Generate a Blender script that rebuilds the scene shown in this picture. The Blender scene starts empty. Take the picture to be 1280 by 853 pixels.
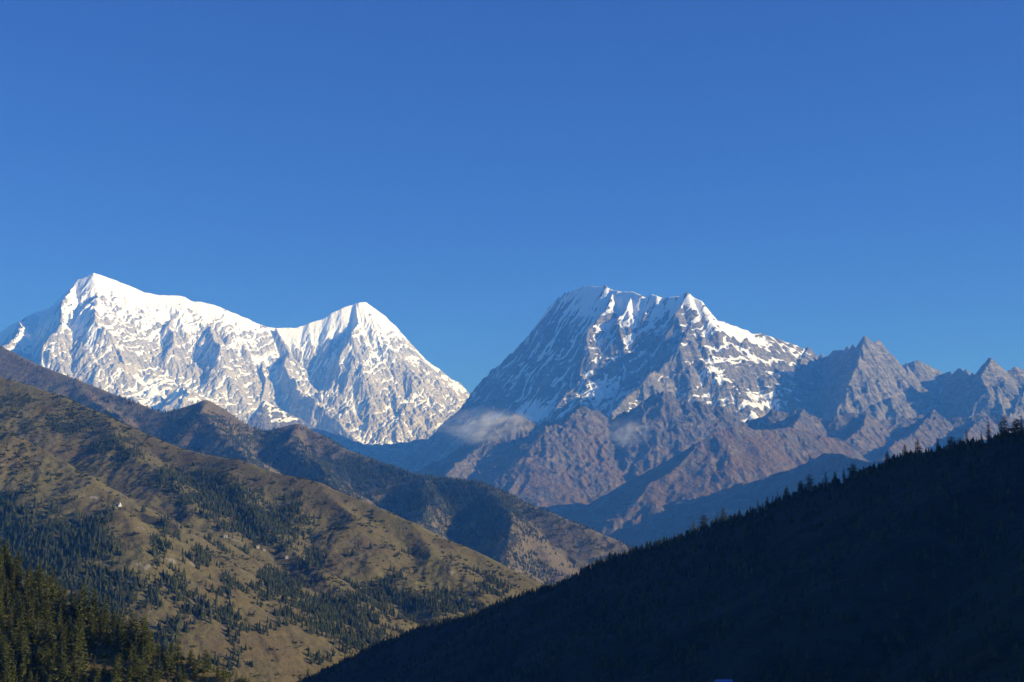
import bpy, math, random
import numpy as np
R = math.radians
sc = bpy.context.scene
COL = sc.collection
rng = np.random.default_rng(7)
random.seed(7)

# ------------------------------------------------------------------ camera, sky, sun, exposure
F_PX, W_PX, H_PX, HORIZON = 1758.0, 1280.0, 853.0, 695.0
PITCH = math.atan((HORIZON - H_PX / 2) / F_PX)
cam = bpy.data.cameras.new("camera")
cam.sensor_width = 36.0
cam.lens = 36.0 * F_PX / W_PX
cam.clip_start, cam.clip_end = 0.5, 120000.0
camo = bpy.data.objects.new("camera", cam)
COL.objects.link(camo)
camo.location = (0, 0, 0)
camo.rotation_euler = (R(90) + PITCH, 0, 0)
sc.camera = camo

SUN_EL, SUN_AZ = R(19), R(-11)          # azimuth measured from +X (right) towards +Y (ahead)
sun_dir = np.array([math.cos(SUN_EL) * math.cos(SUN_AZ), math.cos(SUN_EL) * math.sin(SUN_AZ), math.sin(SUN_EL)])
world = bpy.data.worlds.new("World")
sc.world = world
world.use_nodes = True
wn = world.node_tree
bg = wn.nodes["Background"]
sky = wn.nodes.new("ShaderNodeTexSky")
sky.sky_type = 'NISHITA'
sky.sun_disc = False
sky.sun_elevation = SUN_EL
sky.sun_rotation = math.pi / 2 - SUN_AZ
sky.altitude = 2800
sky.air_density = 1.0
sky.dust_density = 0.0
sky.ozone_density = 4.0
tint = wn.nodes.new("ShaderNodeMix"); tint.data_type = 'RGBA'; tint.blend_type = 'MULTIPLY'
tint.inputs[0].default_value = 1.0
wn.links.new(sky.outputs[0], tint.inputs[6]); tint.inputs[7].default_value = (0.48, 0.785, 1.72, 1.0)
wn.links.new(tint.outputs[2], bg.inputs[0])
bg.inputs[1].default_value = 0.058
sun = bpy.data.lights.new("sun", 'SUN')
sun.energy = 5.0
sun.angle = R(0.5)
sun.color = (1.0, 0.96, 0.91)
suno = bpy.data.objects.new("sun", sun)
COL.objects.link(suno)
from mathutils import Vector
suno.rotation_euler = Vector(sun_dir).to_track_quat('Z', 'Y').to_euler()

sc.view_settings.view_transform = 'Standard'
sc.view_settings.look = 'None'
sc.view_settings.exposure = 0.42
sc.view_settings.gamma = 1.0
sc.view_settings.use_curve_mapping = False
cy = sc.cycles
cy.use_denoising = True
cy.max_bounces = 4
cy.diffuse_bounces = 2
cy.glossy_bounces = 1
cy.volume_bounces = 1
cy.transparent_max_bounces = 8
cy.use_adaptive_sampling = True
cy.adaptive_threshold = 0.008

# ------------------------------------------------------------------ helpers
CP, SP = math.cos(PITCH), math.sin(PITCH)

def at(px, py, Y):
    """a point of the photo at the depth Y (metres ahead)"""
    u, v = (px - W_PX / 2) / F_PX, (H_PX / 2 - py) / F_PX
    dy, dz = CP - v * SP, SP + v * CP
    return (u * Y / dy, Y, dz * Y / dy)

def proj(x, y, z):
    d = y * CP + z * SP
    return W_PX / 2 + F_PX * x / d, H_PX / 2 - F_PX * (z * CP - y * SP) / d

def sstep(a, b, x):
    t = np.clip((x - a) / (b - a), 0, 1)
    return t * t * (3 - 2 * t)

def hash2(ix, iy, seed):
    n = (ix.astype(np.uint32) * np.uint32(374761393) + iy.astype(np.uint32) * np.uint32(668265263) + np.uint32(seed * 974711 & 0xffffffff))
    n = (n ^ (n >> np.uint32(13))) * np.uint32(1274126177)
    n = n ^ (n >> np.uint32(16))
    n = n * np.uint32(2246822519)
    n = n ^ (n >> np.uint32(15))
    return n

def h01(ix, iy, seed):
    return (hash2(ix, iy, seed) & np.uint32(0xffff)).astype(np.float32) / 65535.0

def pnoise(x, y, seed=0):
    x = np.asarray(x, np.float32); y = np.asarray(y, np.float32)
    ix, iy = np.floor(x).astype(np.int64), np.floor(y).astype(np.int64)
    fx, fy = x - ix, y - iy
    u, v = fx * fx * fx * (fx * (fx * 6 - 15) + 10), fy * fy * fy * (fy * (fy * 6 - 15) + 10)
    def g(ax, ay):
        a = h01(ix + ax, iy + ay, seed) * np.float32(2 * math.pi)
        return np.cos(a) * (fx - ax) + np.sin(a) * (fy - ay)
    return ((g(0, 0) * (1 - u) + g(1, 0) * u) * (1 - v) + (g(0, 1) * (1 - u) + g(1, 1) * u) * v) * 1.5

def fbm(x, y, oct=4, seed=0, gain=0.5):
    t, a = 0, 1.0
    for k in range(oct):
        t = t + a * pnoise(x * 2 ** k + 17.3 * k, y * 2 ** k - 9.1 * k, seed + k)
        a *= gain
    return t

def ridged(x, y, oct=4, seed=0, gain=0.5):
    t, a, w = 0, 1.0, 1.0
    for k in range(oct):
        n = 1 - np.abs(pnoise(x * 2 ** k + 7.3 * k, y * 2 ** k + 3.1 * k, seed + k)) * 1.6
        n = n * n * w
        w = np.clip(n * 1.6, 0, 1)
        t = t + a * n
        a *= gain
    return t

def ridge_field(X, Y, ridges, floor=-1e9):
    """height of a range given by its crest and spur lines: (points, slope on the left of travel, on the right, concavity height)"""
    Z = np.full(X.shape, floor, np.float32)
    D = np.full(X.shape, 1e9, np.float32)
    for rd in ridges:
        pts, sl, sr, H = rd[:4]
        zb = np.full(X.shape, -1e9, np.float32)
        for (x0, y0, z0), (x1, y1, z1) in zip(pts[:-1], pts[1:]):
            dx, dy = x1 - x0, y1 - y0
            L2 = dx * dx + dy * dy + 1e-6
            t = np.clip(((X - x0) * dx + (Y - y0) * dy) / L2, 0, 1)
            ex, ey = X - (x0 + t * dx), Y - (y0 + t * dy)
            d = np.sqrt(ex * ex + ey * ey)
            side = dx * ey - dy * ex
            sm = np.clip(side / (math.sqrt(L2) * (d + 1)), -1, 1) * 0.5 + 0.5
            s = sr + (sl - sr) * sm
            zz = z0 + t * (z1 - z0) - H * (1 - np.exp(-s * d / H)) - 0.12 * d
            zb = np.maximum(zb, zz)
            if rd is ridges[0]:
                D = np.minimum(D, d)
        Z = np.maximum(Z, zb)
    return Z, D

def warp(X, Y, lam, amp, seed, mask):
    return X + mask * amp * fbm(X / lam, Y / lam, 3, seed), Y + mask * amp * fbm(X / lam + 50, Y / lam, 3, seed + 50)

def grads(Z, dx, dy):
    gy, gx = np.gradient(Z, dy, dx)
    return gx.astype(np.float32), gy.astype(np.float32)

def erode(X, Y, Z, dx, dy, lam, octs, amp, mask, seed, gain=0.5, pull=0.7):
    """gullies that run down the slope, each octave following the one before"""
    gx, gy = grads(Z, dx, dy)
    h = np.zeros_like(Z)
    a = amp
    for k in range(octs):
        f = np.float32(2 ** k / lam)
        nrm = np.sqrt(gx * gx + gy * gy) + 0.05
        dirx, diry = gy / nrm, -gx / nrm
        px, py = X * f + 31.7 * k, Y * f - 12.9 * k
        ix, iy = np.floor(px).astype(np.int64), np.floor(py).astype(np.int64)
        fx, fy = px - ix, py - iy
        c = np.zeros_like(Z); s = np.zeros_like(Z); wt = np.zeros_like(Z)
        for i in (-1, 0, 1):
            for j in (-1, 0, 1):
                hx = h01(ix + i, iy + j, seed + 11 * k) * 0.8 + 0.1
                hy = h01(ix + i, iy + j, seed + 11 * k + 5) * 0.8 + 0.1
                qx, qy = fx - i - hx, fy - j - hy
                w = np.exp(-(qx * qx + qy * qy) * 2.4)
                m = (qx * dirx + qy * diry) * np.float32(2 * math.pi)
                c += w * np.cos(m); s += w * np.sin(m); wt += w
        c /= wt; s /= wt
        am = a * mask * sstep(0.05, 0.5, nrm)
        h += am * c
        g = -am * s * 2 * math.pi * f * pull
        gx = gx + g * dirx; gy = gy + g * diry
        a *= gain
    return h

def blur(Z, n):
    for _ in range(n):
        P = np.pad(Z, 1, mode='edge')
        Z = (P[1:-1, :-2] + P[1:-1, 2:] + P[:-2, 1:-1] + P[2:, 1:-1] + 4 * Z) / 8
    return Z

class Terrain:
    def __init__(s, x0, x1, y0, y1, step, stepy=None):
        stepy = stepy or step
        s.xs = np.arange(x0, x1 + step, step, dtype=np.float32)
        s.ys = np.arange(y0, y1 + stepy, stepy, dtype=np.float32)
        s.dx, s.dy = step, stepy
        s.X, s.Y = np.meshgrid(s.xs, s.ys)
        s.att = {}
    def z_at(s, x, y):
        fx = np.clip((x - s.xs[0]) / s.dx, 0, len(s.xs) - 1.001); fy = np.clip((y - s.ys[0]) / s.dy, 0, len(s.ys) - 1.001)
        ix, iy = fx.astype(int), fy.astype(int); u, v = fx - ix, fy - iy
        Z = s.Z
        return (Z[iy, ix] * (1 - u) + Z[iy, ix + 1] * u) * (1 - v) + (Z[iy + 1, ix] * (1 - u) + Z[iy + 1, ix + 1] * u) * v
    def grad_at(s, x, y, e=8.0):
        return (s.z_at(x + e, y) - s.z_at(x - e, y)) / (2 * e), (s.z_at(x, y + e) - s.z_at(x, y - e)) / (2 * e)
    def build(s, name, mat, label, category):
        ny, nx = s.X.shape
        V = np.stack([s.X, s.Y, s.Z], -1).reshape(-1, 3).astype(np.float32)
        i = np.arange(ny * nx, dtype=np.int32).reshape(ny, nx)
        Q = np.stack([i[:-1, :-1], i[:-1, 1:], i[1:, 1:], i[1:, :-1]], -1).reshape(-1, 4)
        keep = (s.Z.reshape(-1)[Q].max(1) > FLOOR - 30)
        me = quad_mesh(name, V, Q[keep], smooth=True)
        for k, a in s.att.items():
            at_ = me.attributes.new(k, 'FLOAT', 'POINT')
            at_.data.foreach_set('value', np.ascontiguousarray(a.reshape(-1), np.float32))
        me.materials.append(mat)
        o = bpy.data.objects.new(name, me)
        COL.objects.link(o)
        o['kind'] = 'structure'; o['label'] = label; o['category'] = category
        return o

def quad_mesh(name, V, Q, smooth=False):
    me = bpy.data.meshes.new(name)
    n = Q.shape[1]
    me.vertices.add(len(V)); me.loops.add(Q.size); me.polygons.add(len(Q))
    me.vertices.foreach_set('co', np.ascontiguousarray(V, np.float32).reshape(-1))
    me.loops.foreach_set('vertex_index', np.ascontiguousarray(Q, np.int32).reshape(-1))
    me.polygons.foreach_set('loop_start', np.arange(0, Q.size, n, dtype=np.int32))
    me.polygons.foreach_set('loop_total', np.full(len(Q), n, np.int32))
    me.polygons.foreach_set('use_smooth', np.full(len(Q), smooth, bool))
    me.update(calc_edges=True)
    return me

FLOOR = -650.0

# ------------------------------------------------------------------ node helpers
class NT:
    def __init__(s, name):
        s.m = bpy.data.materials.new(name)
        s.m.use_nodes = True
        s.t = s.m.node_tree
        s.b = s.t.nodes['Principled BSDF']
        s.b.inputs['Specular IOR Level'].default_value = 0.15
        s.b.inputs['Roughness'].default_value = 0.9
        s.co = s.t.nodes.new('ShaderNodeTexCoord').outputs['Object']
    def n(s, typ, **kw):
        d = s.t.nodes.new(typ)
        for k, v in kw.items(): setattr(d, k, v)
        return d
    def ln(s, a, b): s.t.links.new(a, b)
    def put(s, sock, v):
        if hasattr(v, 'is_output') or isinstance(v, bpy.types.NodeSocket): s.ln(v, sock)
        else: sock.default_value = v
    def attr(s, name): return s.n('ShaderNodeAttribute', attribute_name=name).outputs['Fac']
    def noise(s, size, detail=5, rough=0.55, stretch=None, lac=2.0, dist=0.0):
        """size = metres of the largest feature"""
        co = s.co
        if stretch is not None:
            mp = s.n('ShaderNodeMapping'); s.ln(co, mp.inputs[0]); mp.inputs['Scale'].default_value = stretch
            co = mp.outputs[0]
        d = s.n('ShaderNodeTexNoise'); s.ln(co, d.inputs['Vector'])
        d.inputs['Scale'].default_value = 1.0 / size
        d.inputs['Detail'].default_value = detail; d.inputs['Roughness'].default_value = rough
        d.inputs['Lacunarity'].default_value = lac; d.inputs['Distortion'].default_value = dist
        return d.outputs['Fac']
    def math(s, op, a, b=0.0, c=0.0, clamp=False):
        d = s.n('ShaderNodeMath', operation=op, use_clamp=clamp)
        s.put(d.inputs[0], a); s.put(d.inputs[1], b); s.put(d.inputs[2], c)
        return d.outputs[0]
    def ramp(s, f, a, b):
        d = s.n('ShaderNodeMapRange', interpolation_type='SMOOTHSTEP')
        s.put(d.inputs[0], f); d.inputs[1].default_value = a; d.inputs[2].default_value = b
        return d.outputs[0]
    def mix(s, f, a, b):
        d = s.n('ShaderNodeMix', data_type='RGBA')
        s.put(d.inputs[0], f)
        for k, v in ((6, a), (7, b)):
            s.put(d.inputs[k], (*v, 1.0) if isinstance(v, tuple) and len(v) == 3 else v)
        return d.outputs[2]
    def bump(s, h, dist, strength=1.0, prev=None):
        d = s.n('ShaderNodeBump'); d.inputs['Strength'].default_value = strength; d.inputs['Distance'].default_value = dist
        s.ln(h, d.inputs['Height'])
        if prev is not None: s.ln(prev, d.inputs['Normal'])
        return d.outputs[0]
    def done(s, color, normal=None):
        s.put(s.b.inputs['Base Color'], color)
        if normal is not None: s.ln(normal, s.b.inputs['Normal'])
        return s.m

def mat_snow_rock(name, rock_a, rock_b, rock_c, grass=None):
    t = NT(name)
    n1, n2, n3 = t.noise(420, 6, 0.6), t.noise(70, 6, 0.62), t.noise(160, 5, 0.6, (1, 1, 4.0), dist=0.6)
    n4 = t.noise(30, 5, 0.65, (1, 1, 0.35))
    rock = t.mix(t.ramp(n1, 0.35, 0.65), rock_a, rock_b)
    rock = t.mix(t.ramp(n3, 0.5, 0.62), rock, rock_c)
    rock = t.mix(t.math('MULTIPLY', t.ramp(n2, 0.55, 0.75), 0.45), rock, (0.09, 0.085, 0.09))
    if grass is not None:
        g = t.math('ADD', t.attr('grass'), t.math('MULTIPLY', t.math('SUBTRACT', n2, 0.5), 1.2))
        rock = t.mix(t.ramp(g, 0.4, 0.62), rock, t.mix(n1, *grass))
    s = t.math('ADD', t.attr('snow'), t.math('MULTIPLY', t.math('SUBTRACT', n4, 0.5), 0.55))
    s = t.math('ADD', s, t.math('MULTIPLY', t.math('SUBTRACT', n2, 0.5), 0.35))
    s = t.math('ADD', s, t.math('MULTIPLY', t.math('SUBTRACT', n3, 0.5), 0.3))
    sf = t.ramp(s, 0.43, 0.55)
    col = t.mix(sf, rock, (0.86, 0.87, 0.89))
    hb = t.math('ADD', t.math('MULTIPLY', n2, t.math('SUBTRACT', 1.0, t.math('MULTIPLY', sf, 0.75))), t.math('MULTIPLY', sf, 0.12))
    return t.done(col, t.bump(hb, 60.0, 1.0))

def gauss_list(T, blobs):
    """sum of soft patches given where the photo shows them, laid on the terrain they belong to"""
    px, py = proj(T.X, T.Y, T.Z)
    out = np.zeros_like(T.Z)
    for bx, by, rx, ry, w in blobs:
        out = np.maximum(out, abs(w) * np.exp(-(((px - bx) / rx) ** 2 + ((py - by) / ry) ** 2))) if w > 0 else out - abs(w) * np.exp(-(((px - bx) / rx) ** 2 + ((py - by) / ry) ** 2))
    return out

# ------------------------------------------------------------------ snow massif on the left
def line(pts, Y0, Y1=None, K=1.0):
    n = len(pts); Y0 = Y0 * K; Y1 = Y1 * K if Y1 else Y1; Y1 = Y0 if Y1 is None else Y1
    return [at(p[0], p[1], (p[2] if len(p) > 2 else Y0 + (Y1 - Y0) * k / max(1, n - 1)) + (float(np.interp(p[0], [118, 585], [0, 2900])) if K > 1 else 0)) for k, p in enumerate(pts)]

def jag(pts, step, amp, seed, lo=None):
    """break a crest line into teeth"""
    r = np.random.default_rng(seed); out = [pts[0]]
    for a, b in zip(pts[:-1], pts[1:]):
        n = max(1, int(math.dist(a, b) / step))
        for k in range(1, n + 1):
            f = k / n
            p = [a[i] + f * (b[i] - a[i]) for i in range(3)]
            q = amp if (lo is None or proj(*p)[0] > lo) else amp * 0.38
            p[2] += q * (r.random() ** 2 * 1.6 - 0.5); p[1] += r.normal(0, step * .15)
            out.append(tuple(p))
    return out
KA = 1.25
crestA = line([(-90, 440), (-40, 430), (0, 416), (12, 407), (25, 401), (37, 395), (52, 388), (58, 386), (68, 382), (75, 374), (87, 362), (96, 353), (98, 350), (108, 346), (117, 340.5),
    (125, 343), (140, 349), (155, 355), (170, 360), (180, 365), (200, 369), (213, 369), (230, 371), (240, 376), (252, 377), (267, 381), (278, 386), (295, 392), (310, 400),
    (320, 404), (333, 409), (345, 410), (370, 409), (387, 405), (402, 400), (415, 392), (427, 385), (440, 380), (457, 378), (470, 386), (482, 396), (495, 409), (507, 422), (520, 436),
    (532, 449), (550, 462), (565, 474), (575, 479), (582, 486), (590, 496), (600, 512), (620, 535), (660, 560)], 18000, None, KA)
A = Terrain(-9300, 1300, 18600, 26000, 9.2, 9.2)
spA = [
    (line([(42, 392), (27, 403), (12, 425), (-8, 460), (-20, 500)], 17900, 16000, KA), 0.8, 1.6, 2600),
    (line([(96, 353), (86, 364), (75, 378), (80, 398), (74, 412), (62, 432), (50, 460), (40, 500)], 18000, 16000, KA), 0.75, 2.0, 2600),
    (line([(100, 405), (117, 432), (124, 450), (137, 478), (150, 510), (160, 540)], 17250, 15700, KA), 0.8, 2.1, 2600),
    (line([(119, 362), (121, 372), (124, 400), (150, 450), (190, 520)], 18000, 16100, KA), 1.1, 1.2, 2600),
    (line([(214, 392), (214, 402), (212, 430), (226, 470), (232, 500), (240, 530)], 18000, 15900, KA), 1.1, 1.2, 2600),
    (line([(265, 400), (262, 412), (270, 440), (290, 490), (300, 540)], 18000, 16100, KA), 1.1, 1.2, 2600),
    (line([(345, 410), (362, 440), (360, 458), (367, 475), (376, 492), (405, 515), (430, 535), (462, 556), (490, 580)], 17900, 15200, KA), 0.8, 2.0, 2600),
    (line([(322, 425), (326, 442), (335, 470), (331, 500), (345, 540)], 18000, 16300, KA), 1.1, 1.2, 2600),
    (line([(445, 379), (447, 400), (440, 420), (425, 450), (421, 480), (427, 520), (440, 545)], 18000, 16200, KA), 1.1, 1.2, 2600),
    (line([(470, 386), (480, 420), (488, 450), (486, 490), (500, 530), (510, 560)], 18000, 16100, KA), 1.1, 1.2, 2600),
    (line([(507, 422), (512, 455), (515, 490), (532, 530), (540, 560)], 18000, 16100, KA), 1.1, 1.2, 2600),
    (line([(550, 462), (553, 490), (560, 520), (570, 550)], 18000, 16500, KA), 1.1, 1.2, 2600),
    (line([(190, 520), (215, 505), (226, 478), (240, 520)], 16300, 15700, KA), 1.0, 1.2, 1500),
]
wm = sstep(100, 900, 18000 * KA + np.interp(A.X / A.Y * F_PX + 640, [118, 585], [0, 2900]) - A.Y)
crestA = jag(crestA, 110, 16, 5)
WX, WY = warp(A.X, A.Y, 700, 110, 1, wm)
Z, D = ridge_field(WX, WY, [(crestA, 1.3, 1.22, 4200)] + [(p, 1.0 * a_, 0.95 * b_, 4000) for p, a_, b_, h_ in spA], FLOOR - 50)
m = 0.10 + 0.90 * sstep(30, 420, D)
Z = Z + erode(A.X, A.Y, blur(Z, 6), A.dx, A.dy, 480, 5, 42.0, m, 3, 0.58)
def streak(T, Z, cu, cv, width, length, seed):
    """flutes that run down the fall line of a face whose contour runs along (cu, cv)"""
    u = T.X * cu + T.Y * cv + 60 * fbm(T.X / 400, T.Y / 400, 3, seed + 9)
    return fbm(u / width, Z / length, 3, seed, 0.6)
def strata(T, Z, dip, thick, seed):
    w = Z + dip * T.X + 40 * fbm(T.X / 500, T.Y / 500, 3, seed + 7)
    return fbm(w / thick, T.X / (thick * 9) + T.Y / (thick * 14), 3, seed, 0.6)
stA = streak(A, Z, 0.9, -0.43, 70, 620, 141)
bdA = strata(A, Z, -0.45, 60, 142)
A.Z = Z + m * (11 * (ridged(A.X / 420, A.Y / 420, 4, 40, 0.55) - 0.9) + 22 * stA + 7 * streak(A, Z, 0.9, -0.43, 30, 300, 146) + 5 * bdA) + 5 * fbm(A.X / 120, A.Y / 120, 3, 46)
gx, gy = grads(blur(A.Z, 7), A.dx, A.dy)
slope = np.sqrt(gx * gx + gy * gy)
curv = blur(A.Z, 10) - A.Z
base = 0.16 - 0.42 * (slope - 1.35) + 0.012 * (blur(A.Z, 60) - A.Z) + 0.010 * curv + 0.72 * sstep(2700, 4500, A.Z) + 0.42 * fbm(A.X / 520, A.Y / 520, 3, 33) - 0.50 * stA + 0.08 * strata(A, Z, -0.45, 46, 152) + 0.16 * strata(A, Z, 0.6, 90, 157)
base += 0.42 * (1 - sstep(40, 240, D + 240 * fbm(A.X / 130, A.Y / 130, 4, 9)))
base += gauss_list(A, [(200, 487, 40, 16, 0.75), (220, 472, 10, 12, 0.5), (95, 405, 22, 28, 0.8), (112, 420, 12, 18, .8), (395, 418, 35, 14, .9), (375, 425, 18, 18, .6), (440, 395, 30, 12, 0.6), (55, 405, 30, 30, 0.55), (35, 425, 25, 20, .5),
    (345, 470, 16, 50, 0.4), (330, 515, 30, 20, .25), (130, 460, 20, 20, .35), (230, 400, 10, 20, .4), (190, 390, 10, 30, .3), (320, 440, 6, 30, .0),
    (385, 470, 25, 45, -0.35), (300, 450, 40, 50, -0.25), (410, 440, 20, 25, -0.35), (470, 480, 40, 45, -0.25), (530, 500, 50, 40, -0.25), (230, 440, 25, 30, -.2), (100, 440, 16, 20, -0.3), (160, 400, 60, 25, .2)])
A.att['snow'] = base
A.build('snow_mountain', mat_snow_rock('snow_and_pale_rock', (0.43, 0.41, 0.36), (0.29, 0.28, 0.26), (0.49, 0.45, 0.38)),
        'twin-peaked mountain white with snow and lit by the sun, at the left', 'mountain')

# ------------------------------------------------------------------ rocky massif on the right
crestB = line([(330, 500, 19300), (390, 532, 19400), (430, 547, 19500), (460, 556, 19500), (500, 554, 19550), (540, 548, 19600), (560, 536, 19700), (575, 515, 19900), (590, 496, 19652), (610, 480, 19323), (622, 465, 19125), (635, 450, 18911), (647, 434, 18714), (660, 420, 18500), (672, 407, 18248), (680, 396, 18080), (687, 385, 17933), (696, 375, 17745), (707, 366, 17514), (722, 360, 17200), (732, 358, 17028), (747, 357, 16771), (757, 358, 16600), (772, 364, 16495), (790, 364, 16369), (800, 367, 16300), (807, 372, 16264), (815, 369, 16223), (827, 371, 16162), (842, 370, 16086), (851, 369, 16040), (859, 367, 16000), (867, 372, 15970), (877, 377, 15933), (886, 396, 15900), (892, 400, 15924), (913, 405, 16010), (935, 415, 16100), (957, 418, 16334), (974, 424, 16516), (996, 432, 16750), (1010, 433, 16900), (1022, 448, 16760), (1036, 441, 16597), (1053, 442, 16400), (1059, 435, 16244), (1079, 432, 15725), (1080, 426, 15700), (1093, 426, 15700), (1104, 435, 15948), (1124, 457, 16400), (1133, 453, 16352), (1143, 455, 16300), (1161, 455, 16350), (1179, 464, 16400), (1201, 464, 15960), (1219, 467.5, 15600), (1226, 458.5, 15460), (1239, 447, 15200), (1246, 457, 15234), (1258, 464, 15292), (1280, 466, 15400), (1320, 470, 15160), (1380, 450, 14800), (1460, 470, 14800)], 0)
B = Terrain(-3600, 7500, 12800, 21000, 9.2, 9.2)
spB = [
    (line([(886, 396, 15900), (862, 402, 15650), (847, 422, 15350), (842, 435, 15150), (840, 452, 14950), (825, 470, 14700), (807, 477, 14550), (792, 487, 14350), (777, 502, 14050), (765, 530, 13600)], 0), 1.0, 1.7, 4000),
    (line([(859, 367), (852, 382), (846, 392), (840, 410)], 16000, 15600), 1.1, 1.6, 4000),
    (line([(768, 363, 16550), (758, 383, 16230), (751, 400, 15960), (738, 418, 15760), (728, 432, 15800)], 0), 0.95, 1.6, 4000),
    (line([(790, 364, 16420), (784, 385, 16120), (779, 400, 15970), (772, 416, 15980)], 0), 0.95, 1.5, 4000),
    (line([(815, 369, 16300), (808, 390, 16020), (803, 408, 15850), (798, 420, 15850)], 0), 1.0, 1.5, 4000),
    (line([(700, 372, 17600), (690, 410, 17200), (672, 450, 16900), (655, 490, 16600)], 0), 1.1, 1.3, 4000),
    (line([(935, 415), (925, 440), (900, 470), (880, 500)], 16100, 14800), 1.0, 1.3, 4000),
    (line([(1010, 433), (1000, 455), (985, 480), (960, 510)], 16900, 15000), 1.0, 1.4, 4000),
    (line([(1080, 426), (1072, 445), (1063, 478), (1050, 520)], 15700, 14200), 1.0, 1.6, 4000),
    (line([(1133, 453), (1136, 480), (1120, 520)], 16400, 14800), 1.0, 1.5, 4000),
    (line([(1239, 447), (1228, 475), (1215, 520), (1195, 545)], 15200, 13900), 1.0, 1.5, 4000),
    (line([(1300, 468), (1275, 500), (1250, 545)], 15300, 13900), 1.1, 1.5, 4000),
]
crestB = jag(crestB, 62, 55, 6, 1000)
Z, D0 = ridge_field(B.X[::4, ::4], B.Y[::4, ::4], [(crestB, 1.3, 1.3, 4000)])
wm = np.repeat(np.repeat(sstep(60, 700, D0), 4, 0), 4, 1)[:B.X.shape[0], :B.X.shape[1]]
wm = blur(wm, 6)
WX, WY = warp(B.X, B.Y, 600, 100, 21, wm)
Z, D = ridge_field(WX, WY, [(crestB, 1.3, 1.3, 4200)] + spB, FLOOR - 50)
m = 0.10 + 0.90 * sstep(30, 420, D)
Z = Z + erode(B.X, B.Y, blur(Z, 6), B.dx, B.dy, 480, 5, 40.0, m, 23, 0.56)
stB = streak(B, Z, 0.6, -0.8, 65, 560, 161)
bdB = strata(B, Z, 0.12, 55, 162)
B.Z = Z + m * (12 * (ridged(B.X / 380, B.Y / 380, 4, 60, 0.55) - 0.9) + 20 * stB + 7 * streak(B, Z, 0.6, -0.8, 30, 300, 166) + 6 * bdB) + 5 * fbm(B.X / 120, B.Y / 120, 3, 66)
gx, gy = grads(blur(B.Z, 7), B.dx, B.dy)
slope = np.sqrt(gx * gx + gy * gy)
curv = blur(B.Z, 10) - B.Z
px, py = proj(B.X, B.Y, B.Z)
base = 0.20 - 0.42 * (slope - 1.35) + 0.012 * (blur(B.Z, 60) - B.Z) + 0.010 * curv + 0.26 * sstep(1900, 3000, B.Z) + 0.25 * fbm(B.X / 550, B.Y / 550, 2, 34) - 0.50 * stB + 0.12 * strata(B, Z, 0.30, 48, 172) + 0.14 * strata(B, Z, -0.8, 80, 177) - 0.6 * sstep(930, 1040, px)
base += 0.45 * (1 - sstep(40, 270, D + 200 * fbm(B.X / 130, B.Y / 130, 4, 19))) * (1 - sstep(1000, 1030, px))
base += gauss_list(B, [(672, 513, 24, 14, 0.8), (762, 490, 22, 16, 0.7), (890, 463, 20, 16, 0.6), (860, 497, 30, 8, 0.6), (955, 503, 26, 14, 0.7), (990, 480, 12, 22, 0.6), (780, 385, 22, 22, .5),
    (745, 392, 60, 30, .28), (905, 415, 30, 10, .15), (930, 440, 25, 20, -.12), (1187, 497, 12, 10, .3), (700, 390, 24, 26, -.3), (840, 470, 22, 28, -0.5), (870, 440, 14, 20, -.2), (800, 430, 24, 24, -.1)])
B.att['snow'] = base - 1.5 * sstep(575, 520, px) * sstep(525, 545, py)
B.build('rock_mountain', mat_snow_rock('snow_and_grey_rock', (0.185, 0.17, 0.135), (0.11, 0.107, 0.098), (0.27, 0.24, 0.18)),
        'broad rocky mountain with a shaded snow-streaked face and jagged crest, at the right', 'mountain')

# ------------------------------------------------------------------ brown ridges below the right massif
crestC = line([(470, 640, 13200), (520, 590, 13200), (570, 563, 13100), (600, 540, 13000), (625, 524, 13000), (642, 516, 13000), (655, 521, 13000), (667, 530, 13000), (690, 525, 13000), (715, 512, 13000), (730, 507, 13000), (745, 512, 13000), (760, 522, 13000), (785, 512, 13000), (800, 501, 13000), (820, 491, 13000), (838, 492, 13000), (852, 500, 13000), (880, 503, 13000), (905, 509, 13000), (930, 528, 13000), (950, 518, 12972), (960, 510, 12958), (975, 516, 12938), (1003, 510, 12900), (1018, 517, 12900), (1030, 525, 12900), (1055, 518, 12900), (1085, 517, 12927), (1105, 525, 12945), (1125, 525, 12963), (1150, 520, 12986), (1165, 515, 13000), (1185, 523, 13000), (1230, 518, 13000), (1290, 525, 13000), (1360, 515, 13000), (1450, 500, 13000)], 0)
C = Terrain(-1500, 6200, 7000, 13600, 8.0, 8.0)
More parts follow.
